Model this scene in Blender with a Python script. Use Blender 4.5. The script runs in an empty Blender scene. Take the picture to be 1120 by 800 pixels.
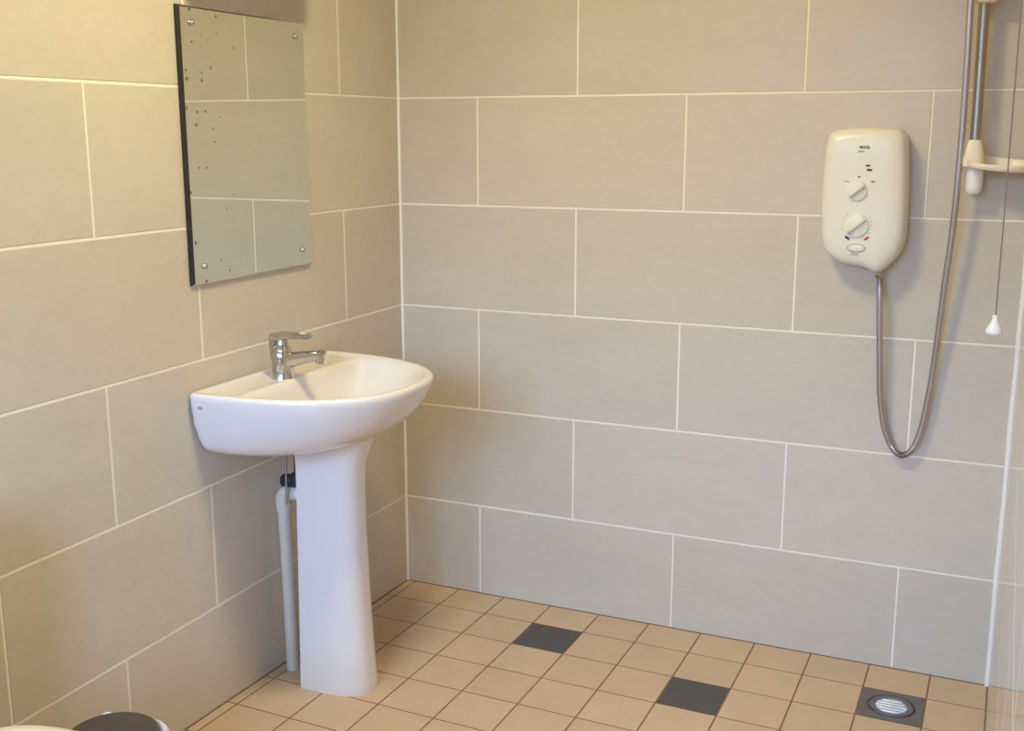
import bpy, bmesh, math, random
from mathutils import Vector, Matrix, noise

random.seed(7)
S = bpy.context.scene
COL = S.collection
PI = math.pi

# ------------------------------------------------------------------ helpers
def lin(c):
    return tuple((v/255/12.92 if v/255 <= .04045 else ((v/255+.055)/1.055)**2.4) for v in c)

def mat(name, rgb, rough=.5, metal=0., spec=.5, coat=0., noise_amt=0., noise_scale=(20, 20, 20), bump=0., bump_scale=60., detail=3.):
    m = bpy.data.materials.new(name); m.use_nodes = True
    nt = m.node_tree; b = nt.nodes['Principled BSDF']
    b.inputs['Base Color'].default_value = (*rgb, 1)
    b.inputs['Roughness'].default_value = rough
    b.inputs['Metallic'].default_value = metal
    b.inputs['Specular IOR Level'].default_value = spec
    b.inputs['Coat Weight'].default_value = coat
    b.inputs['Coat Roughness'].default_value = .06
    if noise_amt or bump:
        tc = nt.nodes.new('ShaderNodeTexCoord')
        mp = nt.nodes.new('ShaderNodeMapping'); mp.inputs['Scale'].default_value = noise_scale
        nt.links.new(tc.outputs['Object'], mp.inputs['Vector'])
    if noise_amt:
        n = nt.nodes.new('ShaderNodeTexNoise'); n.inputs['Scale'].default_value = 1.; n.inputs['Detail'].default_value = detail
        nt.links.new(mp.outputs['Vector'], n.inputs['Vector'])
        r = nt.nodes.new('ShaderNodeMapRange')
        r.inputs['From Min'].default_value = .25; r.inputs['From Max'].default_value = .75
        r.inputs['To Min'].default_value = 1-noise_amt; r.inputs['To Max'].default_value = 1+noise_amt
        nt.links.new(n.outputs['Fac'], r.inputs['Value'])
        v = nt.nodes.new('ShaderNodeVectorMath'); v.operation = 'SCALE'
        v.inputs[0].default_value = rgb
        nt.links.new(r.outputs['Result'], v.inputs['Scale'])
        nt.links.new(v.outputs['Vector'], b.inputs['Base Color'])
    if bump:
        n2 = nt.nodes.new('ShaderNodeTexNoise'); n2.inputs['Scale'].default_value = bump_scale; n2.inputs['Detail'].default_value = 2
        nt.links.new(tc.outputs['Object'], n2.inputs['Vector'])
        bp = nt.nodes.new('ShaderNodeBump'); bp.inputs['Strength'].default_value = bump; bp.inputs['Distance'].default_value = .002
        nt.links.new(n2.outputs['Fac'], bp.inputs['Height'])
        nt.links.new(bp.outputs['Normal'], b.inputs['Normal'])
    return m

def tile_mat(name, rgb, rough, spec, amt, per_tile, stretch, fine=.03, bump=0.):
    """ceramic tile: slow clouding, fine streaks and a small difference from tile to tile"""
    m = mat(name, rgb, rough, 0, spec)
    nt = m.node_tree; b = nt.nodes['Principled BSDF']; L = nt.links
    tc = nt.nodes.new('ShaderNodeTexCoord')
    def nz(scale, detail):
        mp = nt.nodes.new('ShaderNodeMapping'); mp.inputs['Scale'].default_value = scale
        L.new(tc.outputs['Object'], mp.inputs['Vector'])
        n = nt.nodes.new('ShaderNodeTexNoise'); n.inputs['Scale'].default_value = 1; n.inputs['Detail'].default_value = detail
        n.inputs['Roughness'].default_value = .65
        L.new(mp.outputs['Vector'], n.inputs['Vector']); return n.outputs['Fac']
    def mr(src, lo, hi, a=.3, c=.7):
        r = nt.nodes.new('ShaderNodeMapRange')
        r.inputs['From Min'].default_value = a; r.inputs['From Max'].default_value = c
        r.inputs['To Min'].default_value = lo; r.inputs['To Max'].default_value = hi
        L.new(src, r.inputs['Value']); return r.outputs['Result']
    at = nt.nodes.new('ShaderNodeAttribute'); at.attribute_name = 'tile_tone'
    f1 = mr(nz(stretch, 4), 1-amt, 1+amt)
    f2 = mr(nz(tuple(s*7 for s in stretch), 2), 1-fine, 1+fine)
    f3 = mr(at.outputs['Fac'], 1-per_tile, 1+per_tile, 0, 1)
    def mul(a, c):
        k = nt.nodes.new('ShaderNodeMath'); k.operation = 'MULTIPLY'; L.new(a, k.inputs[0]); L.new(c, k.inputs[1]); return k.outputs[0]
    v = nt.nodes.new('ShaderNodeVectorMath'); v.operation = 'SCALE'; v.inputs[0].default_value = rgb
    L.new(mul(mul(f1, f2), f3), v.inputs['Scale'])
    L.new(v.outputs['Vector'], b.inputs['Base Color'])
    if bump:
        bp = nt.nodes.new('ShaderNodeBump'); bp.inputs['Strength'].default_value = bump; bp.inputs['Distance'].default_value = .0006
        L.new(nz((30, 30, 30), 3), bp.inputs['Height']); L.new(bp.outputs['Normal'], b.inputs['Normal'])
    return m

def obj(name, bm, m, parent=None, smooth=True, angle=40, kind=None):
    me = bpy.data.meshes.new(name)
    bm.normal_update()
    bm.to_mesh(me); bm.free()
    o = bpy.data.objects.new(name, me); COL.objects.link(o)
    for x in (m if isinstance(m, (list, tuple)) else [m]): me.materials.append(x)
    if smooth:
        me.polygons.foreach_set('use_smooth', [True]*len(me.polygons))
        me.set_sharp_from_angle(angle=math.radians(angle))
    if parent is not None:
        o.parent = parent
        o.matrix_parent_inverse = Matrix.Translation(-parent_world(parent))
    if kind: o['kind'] = kind
    return o

def parent_world(p):
    # every object here carries only translations; meshes sit at the origin in world coordinates
    return Vector(p.location) if p.type == 'EMPTY' else Vector((0, 0, 0))

def thing(name, label, cat, loc=(0, 0, 0), group=None):
    o = bpy.data.objects.new(name, None); COL.objects.link(o)
    o.empty_display_size = .05
    o.location = loc; o['label'] = label; o['category'] = cat
    if group: o['group'] = group
    return o

def tag(o, label, cat, group=None):
    o['label'] = label; o['category'] = cat
    if group: o['group'] = group
    return o

def fix(bm):
    bmesh.ops.recalc_face_normals(bm, faces=bm.faces); return bm

def box(bm, x0, x1, y0, y1, z0, z1, bev=0., seg=2, mi=0):
    r = bmesh.ops.create_cube(bm, size=1)
    vs = r['verts']
    for v in vs:
        v.co = Vector(((x0+x1)/2+v.co.x*(x1-x0), (y0+y1)/2+v.co.y*(y1-y0), (z0+z1)/2+v.co.z*(z1-z0)))
    fs = list({f for v in vs for f in v.link_faces})
    for f in fs: f.material_index = mi
    if bev:
        es = list({e for v in vs for e in v.link_edges})
        bmesh.ops.bevel(bm, geom=es, offset=bev, segments=seg, profile=.5, affect='EDGES')
    return bm

def loft(bm, rings, cap0=True, cap1=True, closed=True, mi=0):
    R = [[bm.verts.new(p) for p in r] for r in rings]
    n = len(R[0])
    for a, b in zip(R, R[1:]):
        for i in range(n if closed else n-1):
            j = (i+1) % n
            f = bm.faces.new((a[i], a[j], b[j], b[i])); f.material_index = mi
    if cap0: bm.faces.new(list(reversed(R[0]))).material_index = mi
    if cap1: bm.faces.new(R[-1]).material_index = mi
    return bm

def frame_of(d):
    d = Vector(d).normalized()
    a = Vector((0, 0, 1)) if abs(d.z) < .9 else Vector((1, 0, 0))
    u = d.cross(a).normalized(); v = d.cross(u).normalized()
    return u, v

def lathe(bm, prof, origin=(0, 0, 0), axis=(0, 0, 1), n=32, mi=0, caps=(True, True)):
    """prof: (radius, distance along axis)"""
    o = Vector(origin); d = Vector(axis).normalized(); u, v = frame_of(d)
    rings = [[o+d*h+(u*math.cos(2*PI*k/n)+v*math.sin(2*PI*k/n))*max(r, 1e-5) for k in range(n)] for r, h in prof]
    return loft(bm, rings, caps[0], caps[1], True, mi)

def catmull(pts, k=8):
    P = [Vector(p) for p in pts]; out = []
    for i in range(len(P)-1):
        a = P[max(i-1, 0)]; b = P[i]; c = P[i+1]; d = P[min(i+2, len(P)-1)]
        for j in range(k):
            t = j/k
            out.append(.5*((2*b)+(c-a)*t+(2*a-5*b+4*c-d)*t*t+(3*b-a-3*c+d)*t**3))
    out.append(P[-1]); return out

def catmull_closed(pts, k=6):
    P = [Vector(p) for p in pts]; n = len(P); out = []
    for i in range(n):
        a, b, c, d = P[i-1], P[i], P[(i+1) % n], P[(i+2) % n]
        for j in range(k):
            t = j/k
            out.append(.5*((2*b)+(c-a)*t+(2*a-5*b+4*c-d)*t*t+(3*b-a-3*c+d)*t**3))
    return out

def tube(bm, path, rad, n=14, caps=True, mi=0):
    P = [Vector(p) for p in path]; N = len(P)
    rad = rad if callable(rad) else (lambda i, r=rad: r)
    t0 = (P[1]-P[0]).normalized(); u, v = frame_of(t0)
    rings = []
    for i in range(N):
        t = (P[min(i+1, N-1)]-P[max(i-1, 0)]).normalized()
        u = (u-t*u.dot(t)).normalized(); v = t.cross(u)
        r = rad(i)
        rr = r if isinstance(r, tuple) else (r, r)
        rings.append([P[i]+u*math.cos(2*PI*k/n)*rr[0]+v*math.sin(2*PI*k/n)*rr[1] for k in range(n)])
    return loft(bm, rings, caps, caps, True, mi)

# ------------------------------------------------------------------ materials
M_tile = tile_mat('glazed stone-look wall tile', lin((204, 192, 177)), .28, .5, .032, .03, (3.2, 3.2, 9.))
M_grout = mat('cream wall grout', lin((242, 232, 218)), .8, noise_amt=.05, noise_scale=(9, 9, 9))
M_ftile = tile_mat('buff quarry floor tile', lin((208, 177, 146)), .5, .35, .05, .035, (9, 9, 9), .02, .25)
M_fdark = tile_mat('charcoal floor tile', lin((84, 80, 80)), .55, .35, .06, .02, (9, 9, 9), .03, .25)
M_fgrout = mat('brown floor grout', lin((138, 98, 74)), .9, noise_amt=.12, noise_scale=(14, 14, 14))
M_plaster = mat('white ceiling paint', lin((240, 236, 226)), .9, noise_amt=.02)
M_sil = mat('white silicone sealant', lin((244, 240, 236)), .4, noise_amt=.03, noise_scale=(40, 40, 40))
M_ceramic = mat('white vitreous china', (.785, .715, .68), .13, spec=.5, coat=.3, noise_amt=.008)
M_chrome = mat('polished chrome', (.56, .55, .53), .13, 1., noise_amt=.02)
M_brushed = mat('worn chrome hose', (.56, .53, .54), .34, 1., noise_amt=.06, noise_scale=(60, 60, 60))
M_rail = mat('chrome rail', (.44, .40, .36), .32, 1., noise_amt=.04)
M_abs = mat('cream yellowed plastic', lin((234, 228, 217)), .32, noise_amt=.012)
M_dish = mat('ivory plastic', lin((240, 230, 208)), .35, noise_amt=.02)
M_white = mat('white plastic', lin((243, 242, 244)), .35, noise_amt=.012)
M_pipe = mat('white pipe plastic', lin((224, 210, 188)), .4, noise_amt=.02)
M_black = mat('black rubber and plastic', lin((42, 42, 48)), .5, noise_amt=.05)
M_ink = mat('dark grey print', lin((82, 76, 70)), .6, noise_amt=.02)
M_inkmid = mat('mid grey print', lin((128, 120, 108)), .6, noise_amt=.02)
M_inkpale = mat('pale grey print', lin((172, 163, 148)), .6, noise_amt=.02)
M_inkblack = mat('black print', lin((48, 46, 48)), .6, noise_amt=.02)
M_emblem = mat('grey emblem print', lin((138, 132, 132)), .5, noise_amt=.02)
M_blue = mat('navy print', lin((44, 50, 66)), .6, noise_amt=.02)
M_red = mat('red print', lin((196, 44, 44)), .6, noise_amt=.02)
M_cord = mat('grey pull cord', lin((140, 128, 124)), .8, noise_amt=.08, noise_scale=(200, 200, 200))
M_lid = mat('dark taupe plastic', lin((82, 71, 66)), .55, noise_amt=.03)
M_bag = mat('white bin liner', lin((236, 232, 238)), .45, noise_amt=.03)
M_seat = mat('cream toilet plastic', lin((240, 230, 206)), .3, noise_amt=.01)
M_steel = mat('stainless drain grate', (.62, .66, .74), .28, 1., noise_amt=.1, noise_scale=(50, 50, 50))
M_drain = mat('dull grey drain plate', lin((118, 110, 108)), .45, .4, noise_amt=.12, noise_scale=(35, 35, 35))
M_drainring = mat('dark drain ring', lin((70, 68, 74)), .35, .6, noise_amt=.12, noise_scale=(40, 40, 40))
M_edge_reflect = mat('blackened mirror edge', lin((40, 37, 33)), .35, noise_amt=.3, noise_scale=(40, 40, 40))  # dark sides of the mirror; on the left bevel a painted dark reflection
M_lamp = mat('opal lamp glass', (.9, .85, .75), .3)
_b = M_lamp.node_tree.nodes['Principled BSDF']
_b.inputs['Emission Color'].default_value = (1, .78, .5, 1); _b.inputs['Emission Strength'].default_value = 1.5
M_frame = mat('white window paint', lin((236, 236, 236)), .4, noise_amt=.02)

# aged mirror: silvered glass with a faint green cast and brown foxing spots near its left edge
def mirror_mat():
    m = bpy.data.materials.new('aged mirror glass'); m.use_nodes = True
    nt = m.node_tree; L = nt.links; b = nt.nodes['Principled BSDF']
    b.inputs['Metallic'].default_value = 1; b.inputs['Roughness'].default_value = .015
    tc = nt.nodes.new('ShaderNodeTexCoord')
    mp = nt.nodes.new('ShaderNodeMapping'); mp.inputs['Scale'].default_value = (1, 1, 1)
    mp.inputs['Rotation'].default_value = (0, PI/2, 0)
    sx_ = nt.nodes.new('ShaderNodeSeparateXYZ'); L.new(tc.outputs['Object'], sx_.inputs['Vector'])
    cx_ = nt.nodes.new('ShaderNodeCombineXYZ'); L.new(sx_.outputs['Y'], cx_.inputs['X']); L.new(sx_.outputs['Z'], cx_.inputs['Y'])
    vo = nt.nodes.new('ShaderNodeTexVoronoi'); vo.voronoi_dimensions = '2D'; vo.inputs['Scale'].default_value = 34; vo.inputs['Randomness'].default_value = 1
    L.new(cx_.outputs['Vector'], vo.inputs['Vector'])
    # cell radius differs from cell to cell; few cells carry a spot
    sep = nt.nodes.new('ShaderNodeSeparateColor'); L.new(vo.outputs['Color'], sep.inputs['Color'])
    xyz = nt.nodes.new('ShaderNodeSeparateXYZ'); L.new(tc.outputs['Object'], xyz.inputs['Vector'])
    den = nt.nodes.new('ShaderNodeMapRange')          # more spots towards y = -0.93
    den.inputs['From Min'].default_value = -.945; den.inputs['From Max'].default_value = -.74
    den.inputs['To Min'].default_value = .5; den.inputs['To Max'].default_value = .02
    L.new(xyz.outputs['Y'], den.inputs['Value'])
    lt = nt.nodes.new('ShaderNodeMath'); lt.operation = 'LESS_THAN'
    L.new(sep.outputs['Red'], lt.inputs[0]); L.new(den.outputs['Result'], lt.inputs[1])
    rad = nt.nodes.new('ShaderNodeMapRange'); rad.inputs['To Min'].default_value = .07; rad.inputs['To Max'].default_value = .2
    L.new(sep.outputs['Green'], rad.inputs['Value'])
    sub = nt.nodes.new('ShaderNodeMath'); sub.operation = 'SUBTRACT'
    L.new(rad.outputs['Result'], sub.inputs[0]); L.new(vo.outputs['Distance'], sub.inputs[1])
    sm = nt.nodes.new('ShaderNodeMapRange'); sm.inputs['From Min'].default_value = 0; sm.inputs['From Max'].default_value = .08
    L.new(sub.outputs[0], sm.inputs['Value'])
    mu = nt.nodes.new('ShaderNodeMath'); mu.operation = 'MULTIPLY'
    L.new(lt.outputs[0], mu.inputs[0]); L.new(sm.outputs['Result'], mu.inputs[1])
    mx = nt.nodes.new('ShaderNodeMix'); mx.data_type = 'RGBA'
    mx.inputs['A'].default_value = (.76, .80, .73, 1); mx.inputs['B'].default_value = (.36, .31, .2, 1)
    L.new(mu.outputs[0], mx.inputs['Factor'])
    L.new(mx.outputs['Result'], b.inputs['Base Color'])
    r2 = nt.nodes.new('ShaderNodeMapRange'); r2.inputs['To Min'].default_value = .015; r2.inputs['To Max'].default_value = .45
    L.new(mu.outputs[0], r2.inputs['Value']); L.new(r2.outputs['Result'], b.inputs['Roughness'])
    return m
M_mirror = mirror_mat()

# ------------------------------------------------------------------ the room
W = 1.6956            # shower alcove width: the right-hand partition
ROOM_W, ROOM_D, H = 2.7, 3.7, 2.4
PART = 2.3            # the partition's length

def floor_z(x, y):    # wet-room floor falling to the drain
    y = max(y, -1.25); x = min(max(x, 0), W)
    return -.001-.0019*x-.0276*y+.0186*x*y

ZR = [-.03, .2795, .5795, .8795, 1.18, 1.4825, 1.7825, 2.083, H]      # horizontal grout lines

def tile_wall(bm, P, s0, s1, joints_even, joints_odd, grout=.005, zr=ZR):
    """P(s, z, d): point on the wall, d towards the room. Tiles stand 1.3 mm proud of the grout."""
    lay = bm.faces.layers.float.new('tile_tone') if 'tile_tone' not in bm.faces.layers.float else bm.faces.layers.float['tile_tone']
    f = bm.faces.new([bm.verts.new(P(s, z, -.0013)) for s, z in ((s0, zr[0]), (s1, zr[0]), (s1, zr[-1]), (s0, zr[-1]))])
    f.material_index = 1
    g = grout/2; c = .0012
    for r in range(len(zr)-1):
        js = [j for j in (joints_even if r % 2 == 0 else joints_odd) if s0+.01 < j < s1-.01]
        ed = [s0]+js+[s1]
        for a, b in zip(ed, ed[1:]):
            a2 = a+(g if a != s0 else .001)+random.uniform(-.0005, .0005); b2 = b-(g if b != s1 else .001)
            z0 = zr[r]+(g if r else 0)+random.uniform(-.0004, .0004); z1 = zr[r+1]-g
            tone = random.random()
            out = [bm.verts.new(P(s, z, -.0013)) for s, z in ((a2, z0), (b2, z0), (b2, z1), (a2, z1))]
            inn = [bm.verts.new(P(s, z, 0)) for s, z in ((a2+c, z0+c), (b2-c, z0+c), (b2-c, z1-c), (a2+c, z1-c))]
            fs = [bm.faces.new(inn)]+[bm.faces.new((out[i], out[(i+1) % 4], inn[(i+1) % 4], inn[i])) for i in range(4)]
            for q in fs: q.material_index = 0; q[lay] = tone

def wall_slab(bm, x0, x1, y0, y1, z0=-.15, z1=H+.1, mi=2):
    box(bm, x0, x1, y0, y1, z0, z1, mi=mi)

# back wall (faces -y)
bm = bmesh.new()
p = .3012
tile_wall(bm, lambda s, z, d: (s, -d, z), 0, W, [.2545+2*p*k for k in range(-1, 4)], [.5540+2*p*k for k in range(-1, 4)])
wall_slab(bm, -.12, ROOM_W+.12, .002, .12)
o = obj('wall_back', bm, [M_tile, M_grout, M_plaster], smooth=False, kind='structure')
# left wall (faces +x); s runs from the corner towards the camera
bm = bmesh.new()
p = .3028
tile_wall(bm, lambda s, z, d: (d, -s, z), 0, ROOM_D, [.6115+2*p*k for k in range(-1, 8)], [.3085+2*p*k for k in range(-1, 8)])
wall_slab(bm, -.12, -.002, -ROOM_D-.12, .12)
# (rows whose joints fall under the corner alternate like the back wall's)
o = obj('wall_left', bm, [M_tile, M_grout, M_plaster], smooth=False, kind='structure')
# right-hand partition of the shower alcove (faces -x)
bm = bmesh.new()
tile_wall(bm, lambda s, z, d: (W-d, -s, z), 0, PART, [.45, 1.05, 1.65, 2.25], [.15, .75, 1.35, 1.95])
box(bm, W+.002, W+.11, -PART, .002, -.15, H+.05, mi=0)
M_tile_gloss = tile_mat('glazed partition tile', lin((203, 190, 174)), .12, .5, .03, .02, (3.2, 3.2, 9.))
o = obj('wall_right', bm, [M_tile_gloss, M_grout, M_plaster], smooth=False, kind='structure')
# the wider part of the room beyond the partition, behind the camera
bm = bmesh.new()
box(bm, ROOM_W, ROOM_W+.12, -ROOM_D-.12, .12, -.15, H+.1)
obj('wall_side', bm, M_plaster, smooth=False, kind='structure')
# front wall, behind the camera: a closed door and two unseen windows added to supply daylight
WINS = ((.16, .53), (.82, 1.36)); WZ0, WZ1 = 1.0, 2.25
DX0, DX1, DZ = 1.80, 2.56, 2.03
fy0, fy1 = -ROOM_D-.12, -ROOM_D
bm = bmesh.new()
ex = [-.12]+[q for w_ in WINS for q in w_]+[ROOM_W+.12]
for k in range(0, len(ex), 2): box(bm, ex[k], ex[k+1], fy0, fy1, -.15, H+.1)
for a, b in WINS: box(bm, a, b, fy0, fy1, -.15, WZ0); box(bm, a, b, fy0, fy1, WZ1, H+.1)
obj('wall_front', bm, M_plaster, smooth=False, kind='structure')
t = .035
for k, (wa, wb) in enumerate(WINS):
    bm = bmesh.new()
    for a, b in ((wa, wa+t), (wb-t, wb)): box(bm, a, b, fy0+.03, fy1-.03, WZ0, WZ1, .004)
    for a, b in ((WZ0, WZ0+t), (WZ1-t, WZ1)): box(bm, wa+t, wb-t, fy0+.03, fy1-.03, a, b, .004)
    obj('window_%d' % (k+1), bm, M_frame, kind='structure')
bm = bmesh.new()
box(bm, DX0, DX1, fy1+.002, fy1+.03, .005, DZ, .003)
for a, b in ((.15, .95), (1.1, 1.9)): box(bm, DX0+.13, DX1-.13, fy1+.029, fy1+.036, a, b, .003)
obj('door_1', bm, M_frame, kind='structure')
bm = bmesh.new()
for a, b in ((DX0-.07, DX0-.004), (DX1+.004, DX1+.07)): box(bm, a, b, fy1+.002, fy1+.02, 0, DZ+.07, .004)
box(bm, DX0-.07, DX1+.07, fy1+.002, fy1+.02, DZ+.004, DZ+.07, .004)
obj('trim_3', bm, M_frame, kind='structure')
bm = bmesh.new(); box(bm, -.12, ROOM_W+.12, -ROOM_D-.12, .12, H, H+.1)
obj('ceiling', bm, M_plaster, smooth=False, kind='structure')

# floor: 152.8 mm tiles, fall to the drain, three charcoal ones
PX, PY, PT = .0289, .1348, .1528
DRAIN = (9, 1)
DARK = {(3, 1), (6, 2), (0, 8), (9, 9), (4, 12), (12, 6)}
bm = bmesh.new()
lay = bm.faces.layers.float.new('tile_tone')
fz = lambda x, y, d=0.: Vector((x, y, floor_z(x, y)+d))
g = .0021
xs = [0]+[PX+PT*k for k in range(0, 18)]+[ROOM_W]
ys = [0]+[-(PY+PT*k) for k in range(0, 24) if PY+PT*k < ROOM_D-.02]+[-ROOM_D]
for i in range(len(xs)-1):
    for j in range(len(ys)-1):
        x0, x1, y0, y1 = xs[i], xs[i+1], ys[j+1], ys[j]
        f = bm.faces.new([bm.verts.new(fz(x, y, -.0004)) for x, y in ((x0, y0), (x1, y0), (x1, y1), (x0, y1))]); f.material_index = 1
        if (i-1, j) == DRAIN: continue
        q = [(x0+g, y0+g), (x1-g, y0+g), (x1-g, y1-g), (x0+g, y1-g)]
        c = .0004
        q2 = [(x0+g+c, y0+g+c), (x1-g-c, y0+g+c), (x1-g-c, y1-g-c), (x0+g+c, y1-g-c)]
        out = [bm.verts.new(fz(x, y, -.0004)) for x, y in q]; inn = [bm.verts.new(fz(x, y)) for x, y in q2]
        tone = random.random(); dk = 2 if (i-1, j) in DARK else 0
        for f in [bm.faces.new(inn)]+[bm.faces.new((out[k], out[(k+1) % 4], inn[(k+1) % 4], inn[k])) for k in range(4)]:
            f.material_index = dk; f[lay] = tone
box(bm, -.12, ROOM_W+.12, -ROOM_D-.12, .12, -.15, -.03, mi=1)
obj('floor', bm, [M_ftile, M_fgrout, M_fdark], smooth=False, kind='structure')

# silicone in the two corners and the dark joint along the floor
def bead(name, x, y, r, z0, z1, m, wob):
    bm = bmesh.new(); N = 90; path = []
    for k in range(N+1):
        z = z0+(z1-z0)*k/N
        path.append((x+wob*noise.noise(Vector((z*5, x, 3))), y, z))
    tube(bm, path, lambda i: r*(1+.22*noise.noise(Vector((i*.21, r*900, 1)))), 8)
    return obj(name, bm, m, kind='structure')
bead('trim_1', .0005, -.0005, .005, -.01, H, M_sil, .0008)
bead('trim_2', W-.001, -.001, .0075, -.01, H, M_sil, .003)
bm = bmesh.new()
for a, b in (((0, 0), (W, 0)), ((0, 0), (0, -1.6)), ((W, 0), (W, -2.2))):
    path = [fz(a[0]+(b[0]-a[0])*k/30+(.0005 if a[0] == b[0] == 0 else -.0005 if a[0] == b[0] else 0), a[1]+(b[1]-a[1])*k/30-(.0005 if a[0] != b[0] else 0), -.0002) for k in range(31)]
    tube(bm, path, .0024, 6)
obj('trim_4', bm, mat('dirty floor joint', lin((120, 92, 76)), .9, noise_amt=.25, noise_scale=(25, 25, 25)), kind='structure')

# ------------------------------------------------------------------ washbasin
YC = -.698
basin = thing('washbasin', 'white ceramic pedestal washbasin with a chrome mixer tap, fixed to the left wall', 'washbasin', (.2, YC, floor_z(.2, YC)))

def gauge(th, A, B, xb, n, m, cx):
    """distance from (cx,0) along th to the D-shape {superellipse A,B} cut at x = xb, corner softened by m"""
    c, s = math.cos(th), math.sin(th)
    lo, hi = 0, 2
    for _ in range(40):
        r = (lo+hi)/2; x = cx+r*c; y = r*s
        v = (max(x, 0)/A)**n+(abs(y)/B)**n
        if v < 1: lo = r
        else: hi = r
    r1 = lo
    if c < -1e-6:
        r2 = (xb-cx)/c
        return (r1**-m+r2**-m)**(-1/m)
    return r1

def basin_ring(z, A, B, xb, n=2.5, m=14, cx=.2, N=192):
    out = []
    # angular samples, bunched round the two back corners
    for k in range(N):
        th = 2*PI*k/N
        r = gauge(th, A, B, xb, n, m, cx)
        out.append(Vector((cx+r*math.cos(th), YC+r*math.sin(th), z)))
    return out

ZB = .814
prof = [  # z below the rim, A, B, back, exponent, corner
    (-.150, .225, .16, .0025, 2.4, 18), (-.152, .245, .212, .0025, 2.4, 20), (-.146, .285, .236, .0025, 2.45, 26), (-.130, .328, .2525, .0025, 2.45, 30),
    (-.105, .366, .264, .0025, 2.5, 34), (-.075, .398, .273, .0025, 2.5, 36), (-.045, .419, .279, .0025, 2.5, 38), (-.022, .430, .2825, .0025, 2.5, 38),
    (-.010, .4325, .2835, .0025, 2.5, 38), (-.004, .431, .2825, .003, 2.5, 38), (0., .426, .279, .006, 2.5, 36), (.0005, .419, .272, .010, 2.5, 34),
    (-.001, .412, .266, .016, 2.5, 30), (-.004, .408, .262, .022, 2.5, 26), (-.0075, .404, .258, .050, 2.45, 20), (-.0085, .402, .257, .085, 2.45, 20), (-.0055, .4, .2555, .104, 2.4, 16), (-.006, .3985, .2545, .110, 2.4, 16), (-.012, .395, .252, .1165, 2.4, 14),
    (-.024, .386, .244, .123, 2.35, 12), (-.055, .366, .222, .133, 2.3, 10), (-.09, .335, .185, .147, 2.2, 8), (-.114, .295, .13, .165, 2.1, 6), (-.123, .272, .08, .165, 2, 6), (-.126, .25, .045, .17, 2, 6)]
def dense(p, k):
    rows = [Vector(r[:3]) for r in p]; out = []
    for i in range(len(p)-1):
        for j in range(k):
            t = j/k
            out.append([p[i][c]+(p[i+1][c]-p[i][c])*t for c in range(6)])
    out.append(list(p[-1])); return out
rings = [basin_ring(ZB+r[0], *r[1:]) for r in dense(prof, 2)]
bm = bmesh.new(); loft(bm, rings, True, True); fix(bm)
bowl = obj('bowl', bm, M_ceramic, basin, angle=50)
# waste fitting in the bowl
bm = bmesh.new(); lathe(bm, [(.0, -.004), (.024, -.004), (.027, .001), (.03, .003), (.032, .001), (.032, -.01)], (.235, YC, ZB-.124), n=32); fix(bm)
obj('waste', bm, M_chrome, basin)
# pedestal: an open-backed column, D-shaped, flaring at the top and at the foot
def ped_ring(z, back, front, hw, N=48):
    # outline from the back left edge round the front to the back right edge, then the inner skin back again
    out = []; th = .008
    for k in range(N+1):
        a = PI*k/N; c, s = math.cos(a), math.sin(a)
        e = .62
        out.append(Vector((back+(front-back)*abs(s)**e, YC+.010+hw*math.copysign(abs(c)**.72, -c), z)))
    inn = []
    for k in range(N, -1, -1):
        a = PI*k/N; c, s = math.cos(a), math.sin(a)
        inn.append(Vector((back+(front-th-back)*abs(s)**.62, YC+.010+(hw-th)*math.copysign(abs(c)**.72, -c), z)))
    return out+inn
zf = floor_z(.2, YC)
PED = [(zf-.001, .118, .286, .0715), (zf+.012, .118, .2865, .0715), (.06, .118, .284, .070), (.16, .119, .278, .0675), (.30, .120, .272, .065),
       (.44, .122, .267, .0635), (.55, .124, .267, .0635), (.60, .125, .272, .065), (.64, .126, .285, .069), (.675, .127, .300, .074), (.70, .128, .310, .077)]
bm = bmesh.new()
loft(bm, [ped_ring(*r) for r in dense([(*r, 0, 0) for r in PED], 3) for r in [r[:4]]], True, True); fix(bm)
obj('pedestal', bm, M_ceramic, basin, angle=50)

# mixer tap
TX, TY, TZ = .083, -.7275, ZB-.010
tap_bm = bmesh.new()
lathe(tap_bm, [(.026, 0), (.028, .001), (.028, .004), (.0272, .006), (.0265, .03), (.0255, .055), (.0245, .066), (.022, .070)], (TX, TY, TZ), n=40); fix(tap_bm)
tap = obj('tap', tap_bm, M_chrome, basin)
bm = bmesh.new()
path = catmull([(TX+.004, TY, TZ+.042), (TX+.03, TY, TZ+.0505), (TX+.06, TY, TZ+.058), (TX+.09, TY, TZ+.0635), (TX+.114, TY, TZ+.066)], 8)
npt = len(path)
tube(bm, path, lambda i: (.0165-.005*i/npt, .0235-.012*(i/npt)**.55), 24); fix(bm)
obj('spout', bm, M_chrome, tap)
bm = bmesh.new(); lathe(bm, [(.0095, -.018), (.0112, -.017), (.0118, -.004), (.0122, .006), (.0115, .012), (.008, .0145)], (TX+.109, TY, TZ+.064), (.1, 0, 1), 28); fix(bm)
obj('aerator', bm, M_chrome, tap)
bm = bmesh.new(); lathe(bm, [(.022, .066), (.0222, .069), (.021, .076), (.016, .083), (.0145, .098)], (TX, TY, TZ), n=36); fix(bm)
obj('cartridge_cap', bm, M_chrome, tap)
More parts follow.
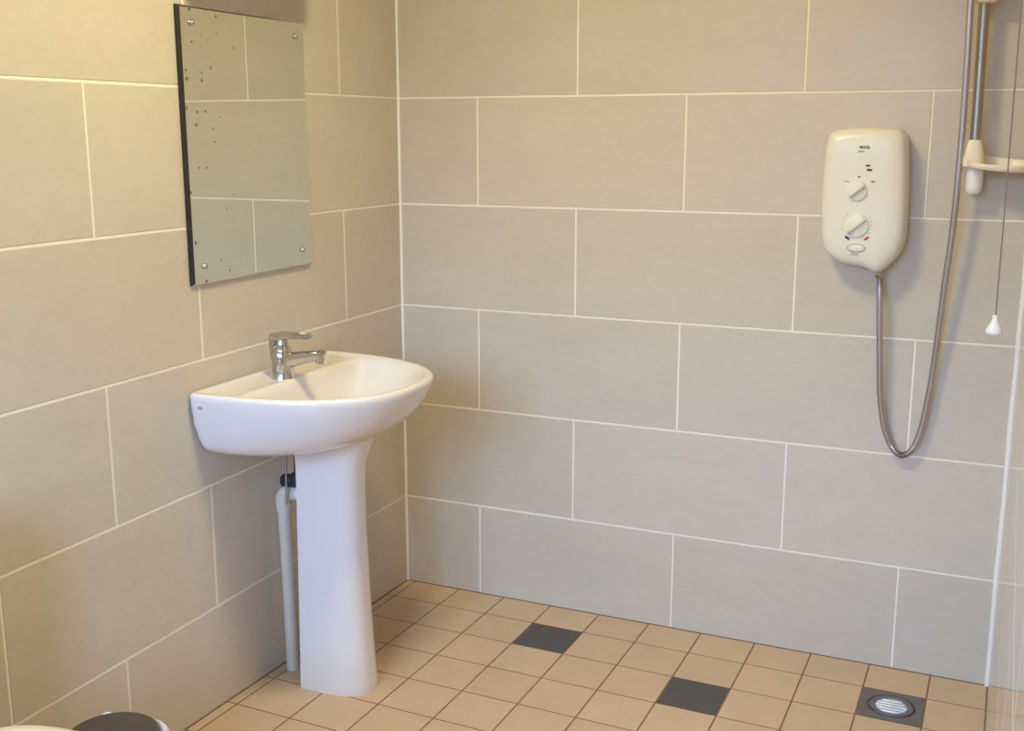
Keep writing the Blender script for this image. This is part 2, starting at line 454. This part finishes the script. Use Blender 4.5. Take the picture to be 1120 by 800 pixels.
# loop lever: rises behind the body, turns forward, flat paddle with a slot
bm = bmesh.new()
prof_top = [(-.0255, .05), (-.0262, .088), (-.0258, .104), (-.022, .1115), (-.012, .1135), (.03, .1145), (.06, .115), (.077, .1148), (.081, .113)]
prof_bot = [(-.016, .05), (-.0125, .082), (-.0085, .0925), (-.004, .0965), (.004, .0985), (.03, .1015), (.06, .1025), (.077, .1035), (.081, .1055)]
W_ = [.013, .0165, .018, .0185, .0185, .017, .0155, .013, .010]
rings = []
for (a, b), (c, d), w in zip(prof_top, prof_bot, W_):
    rings.append([(TX+a, TY-w, TZ+b-.0015), (TX+a, TY-w*.8, TZ+b), (TX+a, TY+w*.8, TZ+b), (TX+a, TY+w, TZ+b-.0015), (TX+c, TY+w, TZ+d+.0015), (TX+c, TY+w*.8, TZ+d), (TX+c, TY-w*.8, TZ+d), (TX+c, TY-w, TZ+d+.0015)])
loft(bm, [[Vector(q) for q in r] for r in rings]); fix(bm)
lever = obj('lever', bm, M_chrome, tap, angle=30)
bm = bmesh.new(); lathe(bm, [(.004, -.0002), (.006, .0006), (.0048, .0012)], (TX+.060, TY, TZ+.1148), n=24); fix(bm)
for v in bm.verts: v.co.x = TX+.060+(v.co.x-TX-.060)*1.7
obj('lever_button', bm, M_white, lever)

# maker's mark on the basin's near side: a small grey emblem, two stems and a bar
bm = bmesh.new()
from mathutils.bvhtree import BVHTree
_bv = BVHTree.FromPolygons([v.co for v in bowl.data.vertices], [list(p_.vertices) for p_ in bowl.data.polygons])
for a, b, c, d in ((.031, .0335, .780, .7885), (.0365, .039, .780, .7885), (.0335, .0365, .7835, .7855), (.0405, .0425, .780, .7855)):
    hit = _bv.ray_cast(Vector(((a+b)/2, -1.3, (c+d)/2)), Vector((0, 1, 0)))[0]
    box(bm, a, b, hit.y-.0006, hit.y+.002, c, d)
logo = obj('emblem', bm, M_emblem, bowl, smooth=False)

# ------------------------------------------------------------------ waste pipe behind the pedestal
wp = thing('waste_pipe', 'white plastic waste pipe behind the pedestal with an elbow at the top', 'pipe', (.036, -.682, floor_z(.03, -.68)))
PXc, PYc = .034, -.681
zf2 = floor_z(PXc, PYc)
bm = bmesh.new(); tube(bm, [(PXc+.004, PYc+.003, zf2-.002), (PXc+.002, PYc+.002, .25), (PXc, PYc-.001, .462)], .0158, 24); fix(bm)
obj('pipe', bm, M_pipe, wp)
bm = bmesh.new()
arc = [(PXc, PYc-.001, .452)]+[(PXc+.028-.028*math.cos(a), PYc-.001, .474+.028*math.sin(a)) for a in [PI/2*k/10 for k in range(11)]]+[(PXc+.045, PYc-.001, .502)]
tube(bm, arc, lambda i: .0205 if 0 < i < 12 else .0195, 24); fix(bm)
obj('elbow', bm, M_pipe, wp)
bm = bmesh.new(); lathe(bm, [(.0165, -.02), (.018, -.018), (.018, .045), (.0165, .047)], (PXc+.05, PYc-.001, .502), (1, 0, 0), 24); fix(bm)
obj('socket', bm, M_white, wp)
bm = bmesh.new(); lathe(bm, [(.030, 0), (.032, .004), (.032, .05), (.026, .06), (.021, .075), (.021, .19)], (.15, PYc-.001, .47), n=28); fix(bm)
obj('trap', bm, M_white, wp)
bm = bmesh.new(); tube(bm, [(PXc+.09, PYc-.001, .502), (.13, PYc-.001, .502)], .016, 20); fix(bm)
obj('connector', bm, M_white, wp)
# black-handled stop valve on the supply tail above the elbow
sv = thing('supply_valve', 'black stop valve on a thin pipe just above the white elbow', 'valve', (.06, -.700, .53))
bm = bmesh.new(); lathe(bm, [(.012, -.016), (.0165, -.014), (.0165, .012), (.013, .016)], (.064, -.699, .538), (.9, -.1, .12), 14)
lathe(bm, [(.0155, 0), (.0175, .002), (.0175, .03), (.014, .033)], (.090, -.699, .527), n=8); fix(bm)
obj('valve_body', bm, M_black, sv, angle=30)
bm = bmesh.new(); tube(bm, catmull([(.090, -.699, .555), (.092, -.699, .60), (.091, -.70, .659)], 5), .0078, 14); fix(bm)
obj('tail', bm, M_black, sv)
bm = bmesh.new(); tube(bm, catmull([(.068, -.716, .482), (.069, -.715, .53), (.07, -.714, .60), (.07, -.714, .659)], 5), .0032, 10); fix(bm)
obj('copper_tail', bm, M_brushed, sv)

# ------------------------------------------------------------------ mirror
mir = thing('mirror', 'rectangular frameless mirror above the washbasin, foxed spots along its left edge', 'mirror', (.01, -.713, 1.35))
y0, y1, z0, z1 = -.946, -.482, 1.052, 1.652
bm = bmesh.new()
t, bv, bs = .0115, .0045, .0165      # thickness, bevel depth, bevel width
rg = [[Vector((x, y, z)) for y, z in ((y0+i, z0+j), (y1-j, z0+j), (y1-j, z1-j), (y0+i, z1-j))] for x, i, j in ((.001, 0, 0), (t-bv, 0, 0), (t, .0062, .0045))]
loft(bm, rg, True, True); fix(bm)
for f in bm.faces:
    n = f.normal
    f.material_index = 1 if (abs(n.x) < .1 or n.x < -.5 or n.y < -.1) else 0  # left bevel painted dark in place of its reflection of the dark room
glass = obj('glass', bm, [M_mirror, M_edge_reflect], mir, smooth=False)
for sy, sz in ((-.905, 1.616), (-.5195, 1.616), (-.905, 1.0915), (-.5235, 1.0925)):
    bm = bmesh.new(); lathe(bm, [(.0068, 0), (.0072, .0015), (.0066, .0045), (.0045, .0068), (.002, .0078)], (t-.0005, sy, sz), (1, 0, 0), 20); fix(bm)
    obj('screw_cap', bm, M_chrome, mir)

# light fitting above the mirror (just out of the frame; its shadow falls on the tiles)
ml = thing('mirror_light', 'strip light above the mirror, casting a dark band on the tiles', 'light', (.03, -.713, 1.72))
bm = bmesh.new(); box(bm, .0005, .075, -.93, -.515, 1.709, 1.80, .008); obj('housing', bm, M_white, ml)
bm = bmesh.new(); box(bm, .0745, .09, -.90, -.545, 1.722, 1.79, .006); obj('diffuser', bm, M_frame, ml)

# ------------------------------------------------------------------ electric shower
un = thing('electric_shower', 'cream electric shower unit with two round dials on the back wall', 'shower', (1.322, 0, 1.22))
OUT = [(1.231, 1.376), (1.242, 1.388), (1.273, 1.395), (1.321, 1.397), (1.363, 1.397), (1.389, 1.394), (1.402, 1.387), (1.410, 1.374), (1.415, 1.347), (1.420, 1.278), (1.423, 1.196), (1.422, 1.136), (1.416, 1.108), (1.404, 1.085), (1.386, 1.064), (1.372, 1.052), (1.357, 1.050), (1.345, 1.055), (1.331, 1.0615), (1.303, 1.065), (1.276, 1.070), (1.254, 1.082), (1.236, 1.101), (1.227, 1.129), (1.222, 1.191), (1.2215, 1.275), (1.225, 1.347)]
SC = (1.321, 1.224)
def sh_ring(y, s, sz=None, dx=0., k=4):
    sz = s if sz is None else sz
    return [Vector((SC[0]+dx+(q.x-SC[0])*s, y, SC[1]+(q.y-SC[1])*sz)) for q in catmull_closed([(a, b, 0) for a, b in OUT], k)]
bm = bmesh.new()
lvl = [(-.001, .985, .992), (-.006, 1.0, 1.0), (-.040, 1.0, 1.0), (-.058, .992, .995), (-.070, .972, .984), (-.078, .94, .965), (-.084, .89, .93), (-.0885, .80, .86), (-.0905, .70, .78), (-.0912, .5, .6)]
loft(bm, [sh_ring(*l) for l in lvl], True, True); fix(bm)
unit_case = obj('case', bm, M_abs, un, angle=60)
FY = -.0915
def dial(cx, cz, r, L, wd):
    bm = bmesh.new()
    lathe(bm, [(r*1.02, 0), (r, .003), (r*.96, .0075), (r*.86, .0085)], (cx, FY+.003, cz), (0, -1, 0), 40); fix(bm)
    d = obj('dial', bm, M_abs, un)
    bm = bmesh.new(); box(bm, -L, L, -.0105, 0, -wd, wd, .004, 3)
    ca, sa = math.cos(math.radians(40)), math.sin(math.radians(40))
    for v in bm.verts:
        x, y, z = v.co
        tap_ = 1-.25*(-y/.0105)
        z *= tap_*(1-.18*abs(x)/L)
        v.co = Vector((cx-.0025+x*ca-z*sa, FY-.0045+y, cz+.0025+x*sa+z*ca))
    fix(bm)
    obj('grip', bm, M_abs, d, angle=30)
dial(1.3095, 1.2475, .0235, .0225, .0095)
dial(1.3125, 1.165, .0285, .0265, .0115)
# start button in its recess
bm = bmesh.new(); lathe(bm, [(.0112, 0), (.0108, .0022), (.0085, .0034)], (1.3155, FY+.001, 1.1105), (0, -1, 0), 32); fix(bm)
for v in bm.verts: v.co.x = 1.3155+(v.co.x-1.3155)*1.75; v.co.z = 1.1105+(v.co.z-1.1105)*.8
obj('button', bm, M_abs, un)
bm = bmesh.new(); N = 40
tube(bm, [(1.3155+.0212*math.cos(2*PI*k/N), FY, 1.1105+.0102*math.sin(2*PI*k/N)) for k in range(N+1)], .0008, 6, False)
obj('button_surround', bm, M_inkpale, un)
def marks(name, items, m, single=True):
    if not single:
        for it in items: marks(name, [it], m)
        return
    bm = bmesh.new()
    for cx, cz, w, h, a in items:
        b2 = bmesh.new(); box(b2, -w/2, w/2, FY-.0006, FY+.003, -h/2, h/2)
        ca, sa = math.cos(math.radians(a)), math.sin(math.radians(a))
        vm = {v: bm.verts.new((cx+v.co.x*ca-v.co.z*sa, v.co.y, cz+v.co.x*sa+v.co.z*ca)) for v in b2.verts}
        for f in b2.faces: bm.faces.new([vm[v] for v in f.verts])
        b2.free()
    return obj(name, bm, m, un, smooth=False)
# maker's word at the top: four short heavy letters and a lighter word below
marks('brand_lettering', [(1.3095, 1.3505, .0016, .006, 0), (1.3125, 1.3525, .004, .0016, 0), (1.3125, 1.3505, .0014, .0055, 0), (1.3152, 1.3505, .0016, .006, 0),
                          (1.3187, 1.3505, .0018, .006, 0), (1.3222, 1.3505, .0016, .006, 0), (1.3240, 1.3528, .0035, .0016, 0),
                          (1.3282, 1.3528, .0042, .0016, 0), (1.3282, 1.3480, .0042, .0016, 0), (1.3304, 1.3502, .0016, .006, 0), (1.3266, 1.3490, .0014, .003, 0)], M_ink)
marks('model_lettering', [(1.3065+.0032*k, 1.341, .0021, .0034+.0012*(k == 1), 0) for k in range(5)], M_inkpale)
marks('indicator', [(1.3305, 1.3075, .0105, .0038, -4), (1.3345, 1.2975, .0125, .0044, -4)], M_inkblack, False)
marks('dial_lettering', [(1.312, 1.2805, .0075, .0032, 0), (1.3445, 1.270, .009, .0032, -6)], M_inkmid, False)
marks('dial_legend', [(1.2835, 1.2695, .012, .0028, -10)], M_inkpale)
marks('cold_mark', [(1.2925, 1.1345, .0125, .005, -38)], M_blue)
marks('hot_mark', [(1.3375, 1.1345, .0125, .005, 36)], M_red)
marks('tick', [(1.3125+.0345*math.cos(math.radians(a)), 1.165+.0345*math.sin(math.radians(a)), .0028, .0018, a) for a in list(range(-30, 50, 16))+list(range(132, 212, 16))], M_inkpale, False)
marks('button_lettering', [(1.3075, 1.0955, .007, .0024, 0), (1.3165, 1.0955, .0075, .0024, 0)], M_inkpale, False)
bm = bmesh.new(); lathe(bm, [(.0085, 0), (.0098, -.002), (.0098, -.02), (.0088, -.022)], (1.3675, -.045, 1.058), n=6); fix(bm)
obj('outlet_nut', bm, M_chrome, un, angle=30)

# flexible hose: hangs in a long loop from the outlet and climbs to the handset holder
HP = [(1.3675, -.045, 1.052), (1.370, -.045, 1.03), (1.373, -.048, .978), (1.379, -.046, .88), (1.384, -.043, .80), (1.389, -.038, .735), (1.402, -.030, .660), (1.423, -.024, .607), (1.447, -.022, .586), (1.471, -.022, .602),
      (1.488, -.022, .650), (1.4995, -.024, .73), (1.508, -.030, .824), (1.5145, -.042, .93), (1.520, -.051, 1.031), (1.5275, -.061, 1.141), (1.5315, -.070, 1.249), (1.5325, -.075, 1.374), (1.532, -.080, 1.517), (1.5295, -.084, 1.66), (1.529, -.0845, 1.699)]
path = catmull(HP, 36)
bm = bmesh.new()
tube(bm, path, lambda i: .0076+(.0007 if i % 2 else -.0004), 14); fix(bm)
hose = obj('shower_hose', bm, M_brushed, angle=80)
tag(hose, 'grey metal shower hose looping down from the cream shower unit and up again', 'hose')

# ------------------------------------------------------------------ riser rail and soap dish
RX, RYY = 1.5605, -.052
rr_ = thing('riser_rail', 'vertical chrome shower rail on the back wall ending in a white bracket', 'rail', (RX, 0, 1.25))
bm = bmesh.new(); tube(bm, [(RX+.0015, RYY, 1.27), (RX-.006, RYY, 1.95)], .0122, 28); fix(bm)
obj('pole', bm, M_rail, rr_)
bm = bmesh.new()
lathe(bm, [(.004, -.03), (.012, -.0285), (.0175, -.022), (.0195, -.010), (.0200, .01), (.0185, .04)], (RX+.005, RYY, 1.272), n=32)
box(bm, RX-.010, RX+.018, RYY+.005, -.0005, 1.25, 1.29, .005); fix(bm)
obj('bracket', bm, M_white, rr_, angle=60)
bm = bmesh.new()
lathe(bm, [(.004, -.03), (.012, -.028), (.0185, -.018), (.0195, 0), (.0185, .03)], (RX-.006, RYY, 1.93), n=28)
box(bm, RX-.018, RX+.006, RYY+.005, -.0005, 1.915, 1.95, .005); fix(bm)
obj('bracket', bm, M_white, rr_, angle=60)
bm = bmesh.new(); box(bm, RX-.030, RX+.026, RYY-.026, RYY+.017, 1.671, 1.735, .009, 3)
box(bm, RX-.050, RX-.010, RYY-.062, RYY-.016, 1.70, 1.745, .008, 3); fix(bm)
obj('handset_slider', bm, M_dish, rr_, angle=50)

dish = thing('soap_dish', 'ivory plastic soap dish clipped to the shower rail, reaching to the right wall', 'soap dish', (1.615, -.06, 1.30))
# clip: a tapering collar round the rail
def rrect(cx, cy, hx, hy, z, n=40, e=3.2):
    return [Vector((cx+hx*math.copysign(abs(math.cos(2*PI*k/n))**(2/e), math.cos(2*PI*k/n)), cy+hy*math.copysign(abs(math.sin(2*PI*k/n))**(2/e), math.sin(2*PI*k/n)), z)) for k in range(n)]
bm = bmesh.new()
loft(bm, [rrect(RX+.002, RYY-.004, .020, .024, 1.305), rrect(RX+.001, RYY-.004, .0245, .028, 1.308), rrect(RX, RYY-.004, .0245, .028, 1.325), rrect(RX, RYY-.004, .021, .025, 1.345), rrect(RX, RYY-.003, .0165, .020, 1.362), rrect(RX, RYY-.003, .0145, .018, 1.368)]); fix(bm)
obj('clip', bm, M_dish, dish, angle=50)
# oval tray, its rim rising towards the clip and the wall
def dish_ring(s, dz, low):
    n = 72; cx, cy, hx, hy = 1.618, -.068, .070, .056
    out = []
    for k in range(n):
        c, si = math.cos(2*PI*k/n), math.sin(2*PI*k/n)
        x = cx+hx*s*math.copysign(abs(c)**.75, c); y = cy+hy*s*math.copysign(abs(si)**.75, si)
        u = (1.688-x)/.14
        back = (y+.124)/.112
        rim = 1.3105+.006*u*u+(.013+.016*u**3)*back**1.3
        base = 1.2955+.010*u*u
        out.append(Vector((x, y, base+(rim-base)*low+dz)))
    return out
bm = bmesh.new()
loft(bm, [dish_ring(.80, 0, 0), dish_ring(.93, 0, .02), dish_ring(.985, 0, .3), dish_ring(1., 0, .7), dish_ring(1., 0, .93), dish_ring(.985, .0005, 1.), dish_ring(.955, 0, 1.), dish_ring(.94, 0, .9), dish_ring(.9, 0, .5), dish_ring(.84, .003, .12), dish_ring(.5, .003, .1)]); fix(bm)
obj('tray', bm, M_dish, dish, angle=50)

# ------------------------------------------------------------------ pull cord
pc = thing('pull_cord', 'thin grey pull cord with a white bell-shaped knob hanging at the far right', 'pull cord', (1.639, -.4, .972))
bm = bmesh.new(); tube(bm, [(1.637, -.4, H), (1.6375, -.4, 1.64), (1.640, -.4, 1.2), (1.6405, -.4, 1.00)], .0015, 8); fix(bm)
obj('cord', bm, M_cord, pc)
bm = bmesh.new(); lathe(bm, [(.003, 0), (.0058, -.001), (.0062, -.008), (.0075, -.014), (.0120, -.023), (.0162, -.031), (.0172, -.035), (.0160, -.039), (.010, -.0445), (.004, -.046)], (1.6403, -.4, 1.0135), n=36); fix(bm)
obj('knob', bm, M_white, pc)

# ------------------------------------------------------------------ floor drain
dx, dy = PX+PT*(DRAIN[0]+.5), -(PY+PT*(DRAIN[1]-.5))
dz = floor_z(dx, dy)
dr = thing('floor_drain', 'square grey floor drain with a round bright metal grate by the back wall', 'drain', (dx, dy, dz))
bm = bmesh.new()
N = 64; h = PT/2-.003; R1 = .058
outer, inner = [], []
for k in range(N):
    a = 2*PI*k/N+PI/4; c, s = math.cos(a), math.sin(a); m_ = max(abs(c), abs(s))
    outer.append((dx+h*c/m_, dy+h*s/m_)); inner.append((dx+R1*c, dy+R1*s))
loft(bm, [[fz(x, y, -.003) for x, y in outer], [fz(x, y, .0008) for x, y in outer], [fz(x, y, .0008) for x, y in inner], [fz(x, y, -.0008) for x, y in inner]], False, False); fix(bm)
obj('surround', bm, M_drain, dr)
bm = bmesh.new(); lathe(bm, [(.058, -.0008), (.0575, .0012), (.054, .0012), (.0525, -.001)], (dx, dy, dz), n=56, caps=(False, False)); fix(bm)
obj('dark_ring', bm, M_drainring, dr)
bm = bmesh.new(); lathe(bm, [(.053, -.001), (.051, .002), (.040, .002), (.0375, -.0006)], (dx, dy, dz), n=56, caps=(False, False)); fix(bm)
obj('rim', bm, M_drain, dr)
bm = bmesh.new()
lathe(bm, [(.0001, .0004), (.038, .0004), (.038, -.0008)], (dx, dy, dz), n=48, caps=(False, True))
for k in range(-2, 3):
    yy = k*.0135; hw = math.sqrt(max(.036**2-yy*yy, 1e-6))
    box(bm, dx-hw, dx+hw, dy+yy-.0045, dy+yy+.0045, dz, dz+.0026, .0012, 1)
fix(bm)
obj('grate', bm, M_steel, dr, angle=30)

# ------------------------------------------------------------------ bin and toilet at the lower left
BX, BY = .21, -1.485
bz = floor_z(BX, BY)
bn = thing('waste_bin', 'small round white bin with a dark taupe lid at the lower left', 'bin', (BX, BY, bz))
bm = bmesh.new(); lathe(bm, [(.074, 0), (.077, .003), (.083, .10), (.0885, bz*0+.232), (.0895, .236), (.0875, .238)], (BX, BY, bz), n=56); fix(bm)
obj('body', bm, M_white, bn)
bm = bmesh.new(); lathe(bm, [(.083, .2), (.0850, .203), (.0850, .258), (.0838, .2635), (.080, .2665), (.05, .269), (.0, .2698)], (BX, BY, bz), n=56); fix(bm)
obj('lid', bm, M_lid, bn)
# liner folded out over the rim, ragged
bm = bmesh.new(); N = 120; rings = []
def bump_(a, c, wd): return math.exp(-(((a-c+PI) % (2*PI)-PI)/wd)**2)
for q, (r, zz) in enumerate(((.0865, .232), (.0880, .250), (.0900, .252), (.0925, .240), (.0955, .215), (.0965, .19))):
    ring = []
    for k in range(N):
        a = 2*PI*k/N
        e = noise.noise(Vector((math.cos(a)*2.6, math.sin(a)*2.6, 5)))
        e2 = noise.noise(Vector((math.cos(a)*9, math.sin(a)*9, zz*20)))
        up = .011*bump_(a, math.radians(138), .22)+.012*bump_(a, math.radians(250), .5)
        out = .012*bump_(a, math.radians(38), .55)+.004*bump_(a, math.radians(138), .25)
        rr = r+(out*(q/3 if q < 3 else 1)+.002*e+.0018*e2)*(q > 0)
        ring.append(Vector((BX+rr*math.cos(a), BY+rr*math.sin(a), bz+zz+up*(q in (1, 2))+up*.6*(q == 3)+.002*e2*(q > 2)+(.012*bump_(a, math.radians(38), .6) if q in (1, 2, 3, 4) else 0))))
    rings.append(ring)
loft(bm, rings, False, False); fix(bm)
obj('liner', bm, M_bag, bn, angle=70)

TYC = -1.85
tl = thing('toilet', 'cream-lidded toilet at the bottom left corner, only the lid edge showing', 'toilet', (.3, TYC, floor_z(.3, TYC)))
def oval(z, x0, x1, hw, e=2.3, n=64):
    cx, hx = (x0+x1)/2, (x1-x0)/2
    return [Vector((cx+hx*math.copysign(abs(math.cos(2*PI*k/n))**(2/e), math.cos(2*PI*k/n)), TYC+hw*math.copysign(abs(math.sin(2*PI*k/n))**(2/e), math.sin(2*PI*k/n)), z)) for k in range(n)]
tz = floor_z(.3, TYC)
bm = bmesh.new(); loft(bm, [oval(tz-.001, .16, .52, .105), oval(.06, .16, .51, .10), oval(.2, .15, .53, .11), oval(.3, .13, .60, .15), oval(.37, .12, .655, .178), oval(.385, .12, .66, .18), oval(.387, .13, .65, .17)]); fix(bm)
obj('pan', bm, M_ceramic, tl, angle=50)
bm = bmesh.new(); loft(bm, [oval(.386, .165, .665, .183), oval(.388, .16, .67, .187), oval(.402, .16, .67, .187), oval(.404, .165, .665, .183)]); fix(bm)
obj('seat', bm, M_seat, tl, angle=50)
bm = bmesh.new(); loft(bm, [oval(.404, .165, .668, .1855, 3.4), oval(.407, .158, .673, .190, 3.4), oval(.417, .158, .673, .190, 3.4), oval(.422, .165, .667, .184, 3.4), oval(.425, .19, .64, .16, 3.4), oval(.426, .3, .5, .06)]); fix(bm)
obj('lid', bm, M_seat, tl, angle=50)
bm = bmesh.new(); box(bm, .002, .155, TYC-.17, TYC+.17, .40, .74, .02, 4); box(bm, .002, .16, TYC-.12, TYC+.12, .36, .41, .01, 2)
obj('cistern', bm, M_ceramic, tl, angle=40)
bm = bmesh.new(); box(bm, .0015, .165, TYC-.178, TYC+.178, .74, .775, .01, 3)
obj('cistern_lid', bm, M_ceramic, tl, angle=40)

# ------------------------------------------------------------------ lights
LX, LY = .77, -1.22
cl = thing('ceiling_light', 'round opal ceiling light glowing warm over the room', 'light', (LX, LY, H))
bm = bmesh.new(); lathe(bm, [(.15, 0), (.155, -.004), (.155, -.02), (.15, -.022)], (LX, LY, H), n=40); fix(bm)
obj('base', bm, M_white, cl)
bm = bmesh.new(); lathe(bm, [(.145, -.022), (.142, -.045), (.12, -.068), (.07, -.082), (.001, -.086)], (LX, LY, H), n=40); fix(bm)
obj('shade', bm, M_lamp, cl)

def area(name, loc, rot, sx, sy, power, color, shape='RECTANGLE'):
    d = bpy.data.lights.new(name, 'AREA'); d.shape = shape; d.size = sx; d.size_y = sy; d.energy = power; d.color = color
    o = bpy.data.objects.new(name, d); COL.objects.link(o); o.location = loc; o.rotation_euler = rot
    return o
area('ceiling_lamp', (LX, LY, H-.095), (0, 0, 0), .32, .32, 20, (1, .9, .49), 'DISK')
DAY = (.80, .88, 1.0)

# daylight: overcast sky above the horizon, dim ground below, let in by the two added windows
w = bpy.data.worlds.new('World'); S.world = w; w.use_nodes = True
nt = w.node_tree; bg = nt.nodes['Background']; bg.inputs['Strength'].default_value = 48
tc = nt.nodes.new('ShaderNodeTexCoord'); sp = nt.nodes.new('ShaderNodeSeparateXYZ'); nt.links.new(tc.outputs['Generated'], sp.inputs[0])
rp = nt.nodes.new('ShaderNodeValToRGB'); nt.links.new(sp.outputs['Z'], rp.inputs['Fac']); nt.links.new(rp.outputs['Color'], bg.inputs['Color'])
el = rp.color_ramp.elements
el[0].position = .05; el[0].color = (.002, .002, .002, 1)
el[1].position = .30; el[1].color = (.268, .49, .86, 1)
for p_, c_ in ((.12, (.148, .225, .40)), (.20, (.262, .362, .60))):
    e_ = el.new(p_); e_.color = (*c_, 1)
for a, b in WINS:
    o = area('window_portal', ((a+b)/2, -ROOM_D-.1, (WZ0+WZ1)/2), (PI/2, 0, 0), b-a, WZ1-WZ0, 1, (1, 1, 1))
    o.data.cycles.is_portal = True

# ------------------------------------------------------------------ camera
cd = bpy.data.cameras.new('camera'); cam = bpy.data.objects.new('camera', cd); COL.objects.link(cam)
cd.sensor_fit = 'HORIZONTAL'; cd.sensor_width = 36; cd.lens = 1226.92452/1120*36; cd.clip_start = .01
r = Vector((.913223987, .407457620, -.000487139487)); u = Vector((-.08256644, .18622448, .97903178)); f = Vector((-.39900468, .89403508, -.20370699))
mw = Matrix(((r.x, u.x, -f.x, 1.66137122), (r.y, u.y, -f.y, -2.91336901), (r.z, u.z, -f.z, 1.38586686), (0, 0, 0, 1)))
cam.matrix_world = mw
S.camera = cam

S.view_settings.view_transform = 'Standard'; S.view_settings.look = 'None'
S.view_settings.gamma = 1; S.view_settings.exposure = 0.0; S.view_settings.use_curve_mapping = False
S.cycles.use_denoising = True
S.cycles.max_bounces = 10; S.cycles.diffuse_bounces = 6; S.cycles.glossy_bounces = 6
